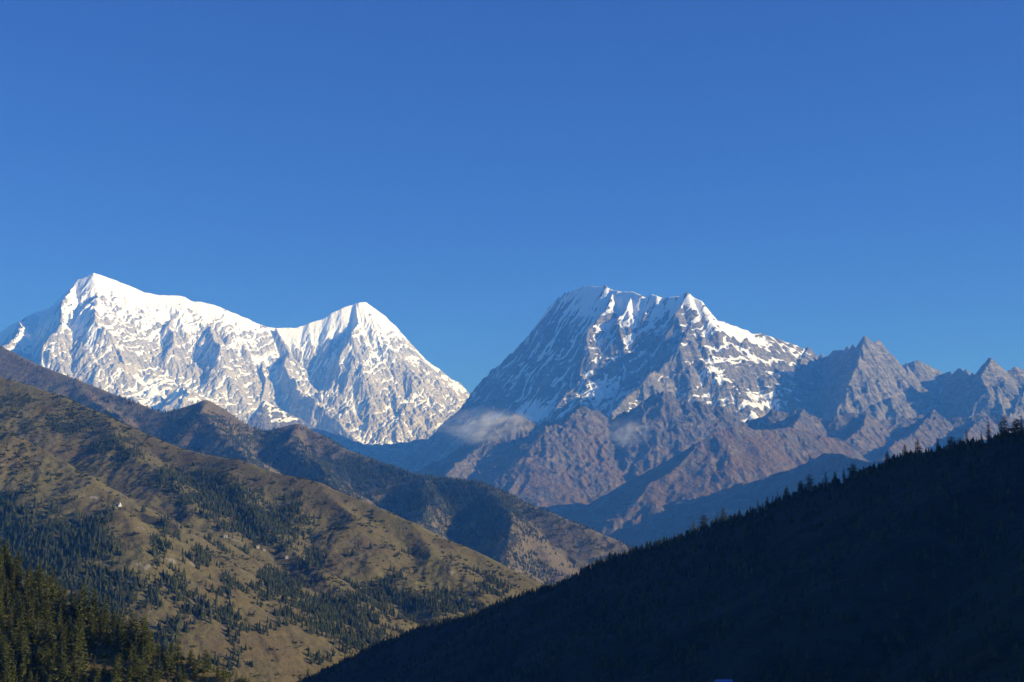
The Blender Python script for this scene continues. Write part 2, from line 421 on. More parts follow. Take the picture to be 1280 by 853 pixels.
spC = [
    (line([(642, 516, 13000), (620, 545, 12800), (585, 567, 12600), (560, 590, 12300)], 0), 0.85, 1.0, 3000),
    (line([(730, 507, 13000), (712, 518, 12850), (700, 529, 12750), (687, 532, 12650), (677, 547, 12500), (665, 580, 12200), (632, 615, 11750), (600, 650, 11400)], 0), 0.75, 0.48, 3000),
    (line([(838, 492, 13000), (848, 512, 12880), (856, 530, 12760)], 0), 0.8, 0.8, 3000),
    # second brown ridge
    (line([(1040, 545, 11500), (990, 535, 11350), (971, 533, 11280), (946, 536, 11180), (924, 531, 11100), (904, 537, 11000), (880, 553, 10880), (850, 580, 10680), (820, 600, 10480), (795, 622, 10320), (775, 645, 10180), (757, 662, 10060), (720, 700, 9800)], 0), 0.70, 0.42, 3000),
    (line([(1003, 510, 12900), (1000, 522, 12600), (990, 531, 12200), (984, 534, 12250)], 0), 0.9, 0.9, 3000),
    (line([(1085, 517, 12900), (1078, 530, 12600), (1062, 545, 12200), (1050, 552, 12150)], 0), 0.8, 0.9, 3000),
    (line([(1165, 515, 13000), (1152, 530, 12700), (1130, 546, 12300), (1110, 560, 11900)], 0), 0.8, 0.9, 3000),
    (line([(1230, 518, 13000), (1218, 532, 12600), (1195, 550, 12200)], 0), 0.8, 0.9, 3000),
    # third ridge, nearer and low, added along a shadow's edge, turned from the sun
    (line([(1330, 520, 8000), (1250, 548, 8300), (1165, 566, 8700), (1110, 572, 9000), (1085, 574, 9200), (1060, 570, 9400), (1028, 566, 9600), (982, 588, 9800), (924, 603, 10000), (877, 620, 10150), (820, 634, 10300), (790, 655, 10250), (750, 690, 10100)], 0), 0.85, 0.9, 3000),
]
crestC = jag(crestC, 60, 26, 8)
WX, WY = warp(C.X, C.Y, 400, 40, 51, 1.0)
Z, D = ridge_field(WX, WY, [(crestC, 0.9, 0.95, 3000)] + spC, FLOOR - 50)
m = 0.3 + 0.70 * sstep(20, 300, D)
Z = Z + erode(C.X, C.Y, blur(Z, 6), C.dx, C.dy, 300, 5, 13.0, m * np.clip(0.75 + 0.9 * fbm(C.X / 600, C.Y / 600, 2, 59), 0.15, 1.4), 53, 0.58)
C.Z = Z + m * 26 * fbm(C.X / 420, C.Y / 420, 3, 71) + m * 4 * (ridged(C.X / 75, C.Y / 75, 3, 78) - 0.9) + m * 7 * (ridged(C.X / 200, C.Y / 200, 5, 70, .55) - 0.9) + (16 * (ridged(C.X / 100, C.Y / 100, 3, 75) - 0.9)) * sstep(11500, 12500, C.Y)
gx, gy = grads(blur(C.Z, 2), C.dx, C.dy)
slope = np.sqrt(gx * gx + gy * gy)
C.att['snow'] = np.full_like(C.Z, -2.0)
C.att['grass'] = 0.55 - 1.0 * (slope - 0.95) - 0.6 * sstep(1050, 1450, C.Z) + 0.4 * fbm(C.X / 300, C.Y / 300, 3, 90)
C.build('brown_ridges', mat_snow_rock('brown_rock', (0.125, 0.108, 0.082), (0.085, 0.08, 0.068), (0.18, 0.152, 0.112), ((0.172, 0.115, 0.064), (0.105, 0.08, 0.05))),
        'bare reddish brown ridges and spurs below the rocky mountain', 'hills')

# ------------------------------------------------------------------ forested middle ridge
def mat_hill(name, g1, g2, g3, scrub, rock, s=1.0, scrub_lo=0.55):
    t = NT(name)
    n1, n2, n3, n4 = t.noise(260 * s, 5, 0.6), t.noise(45 * s, 6, 0.65), t.noise(14 * s, 5, 0.65), t.noise(90 * s, 4, 0.6)
    col = t.mix(t.ramp(n1, 0.36, 0.64), g1, g2)
    col = t.mix(t.math('MULTIPLY', t.ramp(n4, 0.48, 0.66), 0.8), col, g3)
    col = t.mix(t.math('MULTIPLY', t.ramp(n3, 0.42, 0.7), 0.35), col, tuple(0.45 * c for c in g2))
    f = t.math('ADD', t.attr('scrub'), t.math('ADD', t.math('MULTIPLY', t.math('SUBTRACT', n2, 0.5), 1.3), t.math('MULTIPLY', t.math('SUBTRACT', n3, 0.5), 1.1)))
    sf = t.ramp(f, scrub_lo, scrub_lo + 0.12)
    col = t.mix(sf, col, scrub)
    n5 = t.noise(5 * s, 4, 0.7)
    col = t.mix(t.math('MULTIPLY', t.ramp(n5, 0.5, 0.66), 0.42), col, tuple(0.4 * c for c in g1))
    rf = t.ramp(t.math('ADD', t.attr('rock'), t.math('MULTIPLY', t.math('SUBTRACT', n3, 0.5), 2.6)), 0.62, 0.85)
    col = t.mix(rf, col, rock)
    hb = t.math('ADD', t.math('MULTIPLY', n2, 1.0), t.math('MULTIPLY', n3, 0.5))
    hb = t.math('ADD', hb, t.math('MULTIPLY', sf, 0.25))
    return t.done(col, t.bump(hb, 9.0 * s, 0.8))

crestM = line([(-120, 380, 8200), (-40, 413, 7800), (0, 430, 7600), (40, 451, 7400), (90, 470, 7200), (140, 490, 7000), (175, 503, 6900), (205, 514, 6800), (235, 506, 6800), (258, 497, 6800), (275, 506, 6800), (310, 530, 6700), (335, 539, 6700), (345, 533, 6700), (372, 527, 6700),
    (400, 540, 6600), (425, 556, 6500), (470, 575, 6400), (500, 585, 6300), (530, 592, 6200), (570, 597, 6100), (600, 601, 6000), (630, 612, 5900), (660, 628, 5800), (700, 643, 5700), (740, 660, 5600), (770, 672, 5550), (785, 682, 5500), (810, 705, 5450), (850, 750, 5400), (900, 800, 5300)], 0)
M = Terrain(-3200, 900, 4200, 8000, 6.0, 6.0)
spM = [
    (line([(258, 497, 6800), (250, 515, 6600), (300, 560, 6200), (330, 600, 5800)], 0), 0.6, 0.8, 900),
    (line([(372, 527, 6700), (365, 545, 6500), (400, 585, 6100), (430, 620, 5700)], 0), 0.6, 0.8, 900),
    (line([(600, 601, 6000), (628, 622, 5800), (640, 650, 5500), (630, 690, 5200), (620, 730, 4900)], 0), 0.6, 0.55, 1300),
    (line([(530, 592, 6200), (540, 620, 5900), (520, 660, 5500)], 0), 0.55, 0.55, 1300),
    (line([(90, 470, 7200), (120, 500, 6900), (160, 530, 6500)], 0), 0.6, 0.7, 900),
]
Z, D = ridge_field(M.X, M.Y, [(crestM, 0.75, 0.62, 1300)] + spM, FLOOR - 50)
m = 0.15 + 0.85 * sstep(10, 220, D)
Z = blur(Z, 25)
Z = Z + erode(M.X, M.Y, blur(Z, 8), M.dx, M.dy, 420, 4, 11.0, m, 83, 0.5)
M.Z = Z + m * 9 * fbm(M.X / 120, M.Y / 120, 4, 84)
px, py = proj(M.X, M.Y, M.Z)
M.att['scrub'] = 0.42 + 0.25 * fbm(M.X / 260, M.Y / 260, 3, 86) - 0.35 * sstep(0, 1, (560 - py) / 60) + gauss_list(M, [(590, 620, 60, 35, .5), (470, 595, 70, 30, .35), (330, 550, 60, 18, .3), (230, 520, 40, 10, .3), (695, 685, 40, 22, -.25)])
M.att['rock'] = 0.15 + 0.25 * fbm(M.X / 100, M.Y / 100, 3, 88)
M.build('forested_ridge', mat_hill('dry_grass_and_forest_floor', (0.165, 0.138, 0.075), (0.135, 0.108, 0.065), (0.15, 0.10, 0.068), (0.03, 0.04, 0.026), (0.2, 0.17, 0.14), 2.0),
        'long forested ridge with brown knolls sloping down behind the grassy hill', 'hills')

# ------------------------------------------------------------------ sunlit grassy hill on the left
crestL = line([(-200, 400, 3900), (-60, 446, 3700), (0, 469, 3600), (40, 480, 3550), (80, 494, 3500), (130, 516, 3420), (180, 539, 3350), (230, 559, 3300), (270, 568, 3250), (300, 572, 3200), (340, 587, 3150), (400, 600, 3100), (440, 617, 3060), (480, 634, 3020),
    (520, 650, 2980), (560, 670, 2950), (600, 690, 2920), (640, 708, 2890), (662, 720, 2870), (700, 745, 2840), (760, 790, 2800), (820, 840, 2750)], 0)
L = Terrain(-1700, 420, 1150, 3950, 3.2, 3.2)
spL = [
    (line([(-80, 520, 2900), (0, 538, 2800), (60, 568, 2720), (110, 590, 2660), (160, 618, 2600), (200, 645, 2540), (223, 655, 2500), (260, 678, 2450), (294, 703, 2400), (333, 750, 2300), (364, 785, 2220), (401, 816, 2150), (440, 850, 2100)], 0), 0.55, 0.6, 700),
    (line([(-60, 610, 2500), (40, 612, 2440), (100, 622, 2380), (150, 634, 2330), (168, 655, 2280), (178, 678, 2230), (205, 695, 2220), (240, 722, 2190), (262, 740, 2170), (300, 775, 2140), (340, 830, 2080)], 0), 0.55, 0.6, 600),
    (line([(270, 568, 3250), (300, 610, 3050), (330, 650, 2880), (360, 690, 2720), (400, 712, 2620), (430, 750, 2500), (450, 790, 2380)], 0), 0.5, 0.55, 700),
    (line([(400, 600, 3100), (430, 640, 2960), (465, 690, 2800), (500, 720, 2700), (540, 760, 2580)], 0), 0.45, 0.5, 700),
    (line([(520, 650, 2980), (545, 690, 2850), (580, 725, 2730), (610, 755, 2640)], 0), 0.45, 0.5, 700),
    (line([(130, 516, 3420), (150, 550, 3250), (200, 590, 3020), (250, 640, 2830)], 0), 0.45, 0.5, 700),
]
WX, WY = warp(L.X, L.Y, 300, 28, 101, sstep(0, 250, 3200 + 0 * L.X - L.Y))
Z, D = ridge_field(WX, WY, [(crestL, 0.62, 0.50, 1500)] + [(p, 0.8 * a_, 0.85 * b_, 1500) for p, a_, b_, h_ in spL], FLOOR - 50)
m = 0.08 + 0.92 * sstep(10, 160, D)
Z = blur(Z, 40)
Z = Z + erode(L.X, L.Y, blur(Z, 8), L.dx, L.dy, 230, 4, 3.6, m, 103, 0.5)
gul = erode(L.X, L.Y, blur(Z, 4), L.dx, L.dy, 85, 3, 1.5, m, 113, 0.55)
L.Z = Z + gul + m * (3.4 * fbm(L.X / 70, L.Y / 70, 4, 104) + 1.6 * fbm(L.X / 14, L.Y / 14, 3, 107))
gx, gy = grads(blur(L.Z, 1), L.dx, L.dy); slopeL = np.sqrt(gx * gx + gy * gy)
FOREST = [(70, 690, 90, 38, 1.0), (20, 650, 50, 25, .7), (130, 740, 60, 40, 1.0), (330, 660, 48, 28, 1.0), (280, 625, 45, 25, .9), (220, 600, 40, 22, .7), (160, 560, 45, 18, .55), (90, 530, 50, 16, .55), (30, 500, 40, 16, .5),
    (370, 640, 16, 28, .9), (395, 700, 24, 16, .7), (350, 735, 40, 22, .75), (420, 765, 50, 24, 1.0), (470, 745, 40, 20, .7), (540, 755, 60, 16, .9), (610, 738, 35, 12, .7), (455, 800, 40, 20, .9), (405, 815, 20, 20, .4),
    (200, 690, 16, 22, .9), (222, 722, 18, 26, .9), (250, 700, 10, 14, .6), (240, 760, 24, 20, .7), (280, 740, 22, 16, .8), (300, 765, 26, 18, .7), (330, 790, 22, 14, .6), (190, 740, 20, 30, .7), (215, 790, 30, 30, .6), (320, 800, 20, 20, .35), (205, 670, 8, 30, .5),
    (440, 690, 18, 8, .35), (500, 690, 20, 8, .3), (490, 720, 30, 10, .4), (60, 610, 25, 10, .4), (270, 830, 40, 15, .5), (355, 765, 14, 22, .5)]
BARE = [(165, 615, 30, 14, 1), (165, 660, 18, 16, 1), (60, 570, 40, 10, .8), (340, 700, 30, 8, .9), (450, 660, 60, 20, .6), (250, 665, 14, 8, .7), (310, 715, 12, 8, .6), (330, 810, 14, 22, .7), (370, 800, 14, 20, .6)]
forestL = np.clip(gauss_list(L, FOREST), 0, 1.2)
L.att['scrub'] = 0.16 + 0.22 * fbm(L.X / 130, L.Y / 130, 3, 106) + 0.33 * forestL + 0.10 * (blur(L.Z, 14) - L.Z) +  gauss_list(L, [(90, 530, 110, 22, .22), (40, 590, 40, 30, .15), (250, 610, 50, 20, .25), (430, 655, 20, 12, .2), (560, 690, 50, 12, .15)])
L.att['rock'] = 0.05 + 0.9 * sstep(0.72, 1.15, slopeL) + 0.2 * fbm(L.X / 60, L.Y / 60, 3, 108) + gauss_list(L, [(248, 762, 16, 14, .8), (295, 775, 8, 6, .5), (35, 615, 18, 12, .6), (325, 635, 14, 14, .5), (345, 665, 10, 10, .5), (395, 645, 9, 7, .6), (430, 635, 12, 6, .5), (480, 640, 10, 7, .6), (355, 770, 8, 8, .5), (600, 715, 40, 14, .35), (520, 700, 30, 10, .3)])
L.build('grassy_hill', mat_hill('dry_hill_grass', (0.134, 0.119, 0.052), (0.118, 0.098, 0.048), (0.108, 0.082, 0.046), (0.03, 0.038, 0.022), (0.20, 0.18, 0.155), 1.0),
        'sunlit grassy hill with scattered conifers, at the left', 'hills')

# ------------------------------------------------------------------ near hills
crestN = line([(-320, 560, 640), (-150, 620, 620), (-60, 678, 605), (0, 710, 595), (60, 745, 585), (110, 772, 575), (150, 797, 565), (190, 812, 555), (215, 816, 552), (240, 824, 548), (270, 838, 542), (300, 853, 535), (330, 872, 528), (370, 905, 520)], 0)
N = Terrain(-420, 30, 300, 700, 1.6, 1.6)
Z, D = ridge_field(N.X, N.Y, [(crestN, 0.9, 0.42, 500)], -230)
m = 0.3 + 0.7 * sstep(5, 60, D)
N.Z = blur(Z, 6) + m * (1.8 * fbm(N.X / 30, N.Y / 30, 4, 120) + 0.4 * fbm(N.X / 5, N.Y / 5, 3, 121))
N.att['scrub'] = 0.35 + 0.3 * fbm(N.X / 25, N.Y / 25, 3, 122) + gauss_list(N, [(125, 832, 30, 14, -.4)])
N.att['rock'] = 0.1 + 0.2 * fbm(N.X / 12, N.Y / 12, 3, 123)
N.build('wooded_knoll', mat_hill('knoll_grass', (0.13, 0.11, 0.05), (0.10, 0.09, 0.045), (0.16, 0.12, 0.07), (0.03, 0.04, 0.018), (0.2, 0.17, 0.14), 0.22),
        'near wooded knoll covered in sunlit conifers, at the lower left', 'hills')

crestR = line([(300, 890, 2080), (380, 853, 2000), (430, 826, 1950), (480, 800, 1900), (540, 776, 1850), (600, 762, 1800), (650, 748, 1750), (700, 722, 1700), (750, 700, 1660), (800, 688, 1620), (850, 672, 1580), (900, 655, 1540), (950, 640, 1500), (1000, 618, 1460), (1050, 600, 1420),
    (1100, 585, 1380), (1150, 570, 1340), (1200, 558, 1300), (1250, 545, 1260), (1290, 535, 1230)], 0)
xr, yr, zr = crestR[-1]
upper = [crestR[-1], (620, 1190, 190), (820, 1150, 320), (1050, 1100, 480), (1300, 1020, 620), (1500, 900, 700), (1750, 800, 760)]  # crest carried on out of view, added to cast shade over the hill
RT = Terrain(-420, 2000, -260, 2300, 5.0, 5.0)
shade_shoulder = [(1500, 900, 700), (1400, 600, 540), (1300, 300, 400), (1200, 60, 290), (1150, -150, 190)]  # unseen flank, shaped to shade the hill but leave the knoll in sun
Z, D = ridge_field(RT.X, RT.Y, [(crestR, 0.75, 0.42, 1100), (upper, 0.7, 0.56, 3000), (shade_shoulder, 0.5, 0.62, 3000)], -420)
# the ground the photograph is taken from
knob = -2.0 - 0.14 * np.sqrt(RT.X ** 2 + RT.Y ** 2)
Z = np.maximum(Z, np.maximum(knob, -420))
m = 0.15 + 0.85 * sstep(10, 160, D)
near = sstep(40, 250, np.sqrt(RT.X ** 2 + RT.Y ** 2))
Z = blur(Z, 4)
RT.Z = Z + near * 7 * fbm(RT.X / 130, RT.Y / 130, 2, 135) + near * m * (6 * fbm(RT.X / 90, RT.Y / 90, 4, 130) + 1.5 * fbm(RT.X / 20, RT.Y / 20, 3, 131))
RT.att['scrub'] = 0.5 + 0.3 * fbm(RT.X / 90, RT.Y / 90, 3, 132) + gauss_list(RT, [(1030, 815, 30, 6, -.5), (990, 838, 25, 5, -.4)])
RT.att['rock'] = 0.0 * RT.Z
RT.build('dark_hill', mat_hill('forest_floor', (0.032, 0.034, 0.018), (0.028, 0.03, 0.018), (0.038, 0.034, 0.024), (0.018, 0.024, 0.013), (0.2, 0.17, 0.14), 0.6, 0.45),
         'dark shaded hill covered in forest, sloping down from the right', 'hills')

# valley floor and the ground out to the horizon
gm = NT('valley_ground')
V = np.array([(-60000, -20000, FLOOR), (60000, -20000, FLOOR), (60000, 90000, FLOOR), (-60000, 90000, FLOOR)], np.float32)
me = quad_mesh('valley_ground', V, np.array([[0, 1, 2, 3]]))
me.materials.append(gm.done(gm.mix(gm.noise(500), (0.06, 0.06, 0.035), (0.11, 0.09, 0.06))))
vo = bpy.data.objects.new('valley_ground', me); COL.objects.link(vo)
vo['kind'] = 'structure'; vo['label'] = 'flat valley ground far below the hills'; vo['category'] = 'ground'

# ------------------------------------------------------------------ the air
import bmesh
def volume_material(name, color, density, aniso=0.0, absorb=(1, 1, 1)):
    m_ = bpy.data.materials.new(name); m_.use_nodes = True
    t = m_.node_tree
    t.nodes.remove(t.nodes['Principled BSDF'])
    v = t.nodes.new('ShaderNodeVolumePrincipled')
    v.inputs['Color'].default_value = (*color, 1); v.inputs['Density'].default_value = density
    v.inputs['Anisotropy'].default_value = aniso; v.inputs['Absorption Color'].default_value = (*absorb, 1)
    t.links.new(v.outputs[0], t.nodes['Material Output'].inputs['Volume'])
    return m_, t, v
HAZE_DENSITY = 4.6e-5
hm, _, _ = volume_material('haze_air', (0.07, 0.30, 1.0), HAZE_DENSITY)
bm = bmesh.new()
bmesh.ops.create_cube(bm, size=1.0)
me = bpy.data.meshes.new('haze'); bm.to_mesh(me); bm.free()
me.materials.append(hm)
ho = bpy.data.objects.new('haze', me); COL.objects.link(ho)
x0, x1, y0, y1, z0, z1 = -60500, 60500, -20500, 90500, FLOOR - 1, 3900
ho.location = ((x0 + x1) / 2, (y0 + y1) / 2, (z0 + z1) / 2); ho.scale = (x1 - x0, y1 - y0, z1 - z0)
ho['kind'] = 'stuff'; ho['label'] = 'thin blue haze filling the air of the valleys'; ho['category'] = 'haze'
# ------------------------------------------------------------------ trees
def leaf_material(name, a, b, c):
    t = NT(name)
    r = t.n('ShaderNodeObjectInfo').outputs['Random']
    n1 = t.noise(1.3, 3, 0.6)
    col = t.mix(r, a, b)
    col = t.mix(t.ramp(n1, 0.4, 0.68), col, c)
    t.b.inputs['Roughness'].default_value = 0.75
    return t.done(col)

LEAF = leaf_material('needle_green', (0.072, 0.090, 0.022), (0.100, 0.114, 0.028), (0.12, 0.12, 0.038))
SHRUB = leaf_material('shrub_green', (0.05, 0.058, 0.02), (0.085, 0.08, 0.03), (0.10, 0.095, 0.035))
bk = NT('bark'); BARK = bk.done(bk.mix(bk.noise(0.6), (0.07, 0.05, 0.035), (0.12, 0.09, 0.065)))
ft = NT('far_needle_green')
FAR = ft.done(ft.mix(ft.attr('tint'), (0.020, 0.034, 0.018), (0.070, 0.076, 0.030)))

def conifer_crown(seed, Rr, lo, nlev, nb, ns, power, H=1.0):
    """needle sprays on whorled branches; unit height, base at 0"""
    r = np.random.default_rng(seed)
    V, Q = [], []
    lean = r.uniform(0, 6.28)
    for k in range(nlev):
        t = lo + (0.985 - lo) * (k + r.uniform(0, .6)) / nlev
        u = (t - lo) / (1 - lo)
        prof = Rr * ((1 - u) ** power) * min(1.0, 0.55 + u * 3.0)
        n = max(4, int(nb * (0.5 + 0.5 * (1 - u))))
        a0 = r.uniform(0, 6.28)
        for b in range(n):
            if r.random() < 0.10: continue
            az = a0 + 6.283 * b / n + r.normal(0, 0.22)
            ln = prof * r.uniform(0.62, 1.18) * (1 + 0.18 * math.cos(2 * az + lean + 5 * t)) + 0.012
            droop = r.uniform(-0.45, 0.05) + 0.5 * u
            d = np.array([math.cos(az), math.sin(az), droop]); d /= np.linalg.norm(d)
            side = np.array([-math.sin(az), math.cos(az), 0])
            for j in range(ns):
                f = (j + r.uniform(0.1, 0.9)) / ns
                c = np.array([0, 0, t]) + d * ln * (0.15 + 0.85 * f) + np.array([0, 0, -0.10 * ln * f * f])
                L = (0.026 + 0.32 * ln) * r.uniform(0.7, 1.3); Wd = L * r.uniform(0.35, 0.6)
                a = d * 0.7 + side * r.normal(0, 0.55) + np.array([0, 0, r.normal(-0.05, 0.3)]); a /= np.linalg.norm(a)
                w = np.cross(a, np.array([r.normal(0, .4), r.normal(0, .4), 1.0])); w /= np.linalg.norm(w)
                i = len(V)
                V += [c - a * L * .5 - w * Wd * .25, c - a * L * .1 + w * Wd * .5, c + a * L * .6, c + a * L * .05 - w * Wd * .5]
                Q.append((i, i + 1, i + 2, i + 3))
    return np.array(V, np.float32) * H, np.array(Q, np.int32)

def trunk_mesh(rad, top, H=1.0, n=7):
    V, Q = [], []
    zs = [-0.06, 0.0, 0.25 * top, 0.6 * top, top]
    rs = [1.5, 1.15, 0.9, 0.55, 0.12]
    for z, q in zip(zs, rs):
        for k in range(n):
            a = 6.2832 * k / n
            V.append((rad * q * math.cos(a) + 0.006 * math.sin(9 * z), rad * q * math.sin(a), z))
    for l in range(len(zs) - 1):
        for k in range(n):
            Q.append((l * n + k, l * n + (k + 1) % n, (l + 1) * n + (k + 1) % n, (l + 1) * n + k))
    return np.array(V, np.float32) * H, np.array(Q, np.int32)

KINDS_ = [(0.17, 0.05, 26, 10, 5, 0.80), (0.20, 0.04, 26, 11, 5, 0.70), (0.145, 0.06, 28, 9, 5, 0.85), (0.23, 0.10, 22, 11, 6, 0.55), (0.20, 0.07, 24, 10, 6, 0.62)]
PROTO = []
STAND_GEO = []
for k, (Rr, lo, nlev, nb, ns, pw) in enumerate(KINDS_):
    cv, cq = conifer_crown(300 + k, Rr, lo, nlev, nb, ns, pw)
    cm = quad_mesh('crown', cv, cq); cm.materials.append(LEAF)
    tv, tq = trunk_mesh(0.018, 0.93); tm = quad_mesh('trunk', tv, tq, True); tm.materials.append(BARK)
    PROTO.append((cm, tm)); STAND_GEO.append((cv, cq))
SPARSE = []                                                    # thinner, ragged trees of the skyline
for k, (Rr, lo, nlev, nb, ns, pw) in enumerate([(0.18, 0.08, 22, 10, 5, 0.75), (0.23, 0.12, 18, 11, 6, 0.5), (0.15, 0.06, 24, 9, 5, 0.85), (0.3, 0.14, 16, 12, 7, 0.42)]):
    cv, cq = conifer_crown(340 + k, Rr, lo, nlev, nb, ns, pw)
    cm = quad_mesh('crown', cv, cq); cm.materials.append(LEAF)
    tv, tq = trunk_mesh(0.016, 0.93); tm = quad_mesh('trunk', tv, tq, True); tm.materials.append(BARK)
    SPARSE.append((cm, tm))

def tree(x, y, z, h, w, proto, label, group, name='conifer_tree', cat='conifer tree'):
    o = bpy.data.objects.new(name, None); COL.objects.link(o)
    o.empty_display_size = 0.5
    o.location = (x, y, z); o.scale = (h * w, h * w, h); o.rotation_euler = (random.gauss(0, 0.025), random.gauss(0, 0.025), random.uniform(0, 6.28))
    o['label'] = label; o['category'] = cat; o['group'] = group
    for nm, me_ in (('crown', proto[0]), ('trunk', proto[1])):
        c = bpy.data.objects.new(nm, me_); COL.objects.link(c); c.parent = o
    return o

def ray_hit(T, px, py, lo, hi, n=900):
    """where the sight line of a photo point meets a terrain"""
    Ys = np.linspace(lo, hi, n)
    u, v = (px - W_PX / 2) / F_PX, (H_PX / 2 - py) / F_PX
    dy, dz = CP - v * SP, SP + v * CP
    xs, zs = u * Ys / dy, dz * Ys / dy
    g = T.z_at(xs, Ys)
    k = np.nonzero(g >= zs)[0]
    return (float(xs[k[0]]), float(Ys[k[0]]), float(g[k[0]])) if len(k) else None

# --- the stand on the near knoll
taken = []
def free(x, y, r):
    for a, b, q in taken:
        if (a - x) ** 2 + (b - y) ** 2 < (0.5 * (r + q)) ** 2: return False
    taken.append((x, y, r)); return True
near_group = 'conifers covering the near knoll'
def tree_at(px, py, h, w, k, label):
    """a tree whose foot the photo shows at px, py"""
    hit = ray_hit(N, px, py, 330, 690)
    if hit and free(hit[0], hit[1], 3): tree(*hit, h, w, PROTO[k], label, near_group)
tree_at(178, 818, 15, 1.4, 3, 'bushy dark conifer at the right end of the dense stand, above the clearing')
tree_at(162, 816, 16, 1.3, 4, 'tall dark conifer just left of the bushy one above the clearing')
tree_at(203, 822, 6.5, 1.3, 0, 'small conifer standing alone right of the clearing on the near knoll')
tree_at(222, 826, 9, 1.4, 1, 'leafy short conifer between two smaller ones right of the clearing')
tree_at(238, 834, 7, 1.4, 4, 'low round conifer on the knoll edge sloping down from the clearing')
tree_at(256, 842, 9, 1.4, 3, 'broad conifer low on the knoll edge, against the grassy hill')
tree_at(279, 855, 8, 1.3, 1, 'narrow conifer top rising at the bottom edge, right end of the knoll')
tree_at(301, 868, 7, 1.3, 0, 'last conifer tip of the knoll, beside the dark hill')
stand = []
for _ in range(26000):
    x, y = random.uniform(-300, -50), random.uniform(370, 640)
    z = float(N.z_at(x, y)); px, py = proj(x, y, z)
    if px < -25 or px > 312 or py > 925: continue
    if ((px - 132) / 34) ** 2 + ((py - 836) / 20) ** 2 < 1: continue
    if y > float(np.interp(x, [p[0] for p in crestN], [p[1] for p in crestN])) + 12: continue
    if not free(x, y, 3.7): continue
    h = random.choice((8, 10, 11, 12, 12, 13, 14)) * random.uniform(.9, 1.15) * (1 - 0.5 * float(sstep(175, 215, px)))
    stand.append((h / y, x, y, z, h, random.uniform(0.9, 1.3), random.randrange(5)))
stand.sort(reverse=True)                                       # the largest in view first
count = min(216, len(stand))
for _, x, y, z, h, w, k in stand[:count]:
    tree(x, y, z, h, w, PROTO[k], 'dark green conifer packed among others in the dense stand on the near knoll', near_group)
REST = stand[count:]
n_near = count

# --- shrubs round the clearing
def shrub_mesh(seed, n=420):
    r = np.random.default_rng(seed)
    V, Q = [], []
    cl = [(r.normal(0, .28), r.normal(0, .28), r.uniform(.25, .6), r.uniform(.22, .4)) for _ in range(7)]
    for _ in range(n):
        cx, cy_, cz, cr = cl[r.integers(len(cl))]
        d = r.normal(0, 1, 3); d /= np.linalg.norm(d)
        c = np.array([cx, cy_, cz]) + d * cr * r.uniform(.6, 1.0)
        c[2] = max(c[2], 0.03)
        a = r.normal(0, 1, 3); a /= np.linalg.norm(a)
        w = np.cross(a, r.normal(0, 1, 3)); w /= np.linalg.norm(w)
        L = r.uniform(.07, .15); i = len(V)
        V += [c - a * L, c + w * L * .6, c + a * L, c - w * L * .6]; Q.append((i, i + 1, i + 2, i + 3))
    return quad_mesh('shrub', np.array(V, np.float32), np.array(Q, np.int32))
SH = [shrub_mesh(500 + k) for k in range(4)]
for m_ in SH: m_.materials.append(SHRUB)
ns_ = 0
for _ in range(3000):
    if ns_ >= 90: break
    x, y = random.uniform(-170, -70), random.uniform(390, 600)
    z = float(N.z_at(x, y)); px, py = proj(x, y, z)
    if not (85 < px < 315 and 812 < py < 890): continue
    if ((px - 130) / 28) ** 2 + ((py - 832) / 7) ** 2 < 1: continue
    if not free(x, y, 2.2): continue
    o = bpy.data.objects.new('shrub', random.choice(SH)); COL.objects.link(o)
    q = random.uniform(1.6, 3.6)
    o.location = (x, y, z); o.scale = (q, q, q * random.uniform(.8, 1.3)); o.rotation_euler = (0, 0, random.uniform(0, 6.28))
    o['label'] = 'yellowish green shrub on the near knoll around the small clearing'; o['category'] = 'shrub'; o['group'] = 'shrubs around the clearing on the knoll'
    ns_ += 1

# --- the skyline of the dark hill
sky_group = 'trees along the crest of the dark hill'
SPECIAL = [(1276, 20, 1.5, 3, 'broad dark tree on the dark crest where it meets the right edge'), (1258, 12, 1.2, 1, 'rounded dark tree left of the one at the right edge'),
    (1205, 11, 1.4, 3, 'wide low tree on the upper crest of the dark hill'),
    (1068, 19, 1.35, 3, 'large broad-crowned tree, tallest on the upper part of the dark crest'), (1045, 16, 1.3, 1, 'tree with ragged crown just left of the tallest broad-crowned one'),
    (1030, 13, 1.2, 1, 'smaller ragged tree at left in the upper crest clump'), (1002, 17, 1.2, 3, 'leaning broad tree standing apart on the dark crest'), (983, 14, 1.1, 1, 'dark tree left of the leaning broad one on the crest'),
    (966, 15, 1.0, 0, 'pair-forming conifer with blunt top on the dark crest'), (948, 16, 1.1, 0, 'dense conifer rising on middle of the dark crest'), (938, 15, .9, 2, 'slim pointed conifer beside the dense one on the dark crest'),
    (897, 16, .9, 0, 'tall pointed conifer above its neighbours on the lower crest'), (880, 14, .9, 2, 'narrow conifer spire on the lower crest'), (862, 14, 1.0, 0, 'conifer pair member with pointed top on lower crest')]
cx_ = np.array([p[0] for p in crestR]); cy2 = np.array([p[1] for p in crestR])
def on_crest(px, off):
    """the ground of the hill at the crest seen at px"""
    ys = np.linspace(1100, 2080, 500); xs = (px - 640) / F_PX * ys * 0.99
    zs = RT.z_at(xs, ys); qx, qy = proj(xs, ys, zs)
    k = int(np.argmin(qy)); y = ys[k] + off
    return xs[k], y, float(RT.z_at(xs[k], y))
for px, h, w, k, lab in SPECIAL:
    x, y, z = on_crest(px, -4)
    tree(x, y, z, h * 0.85, w, SPARSE[k], lab, sky_group)
n_sky = 0
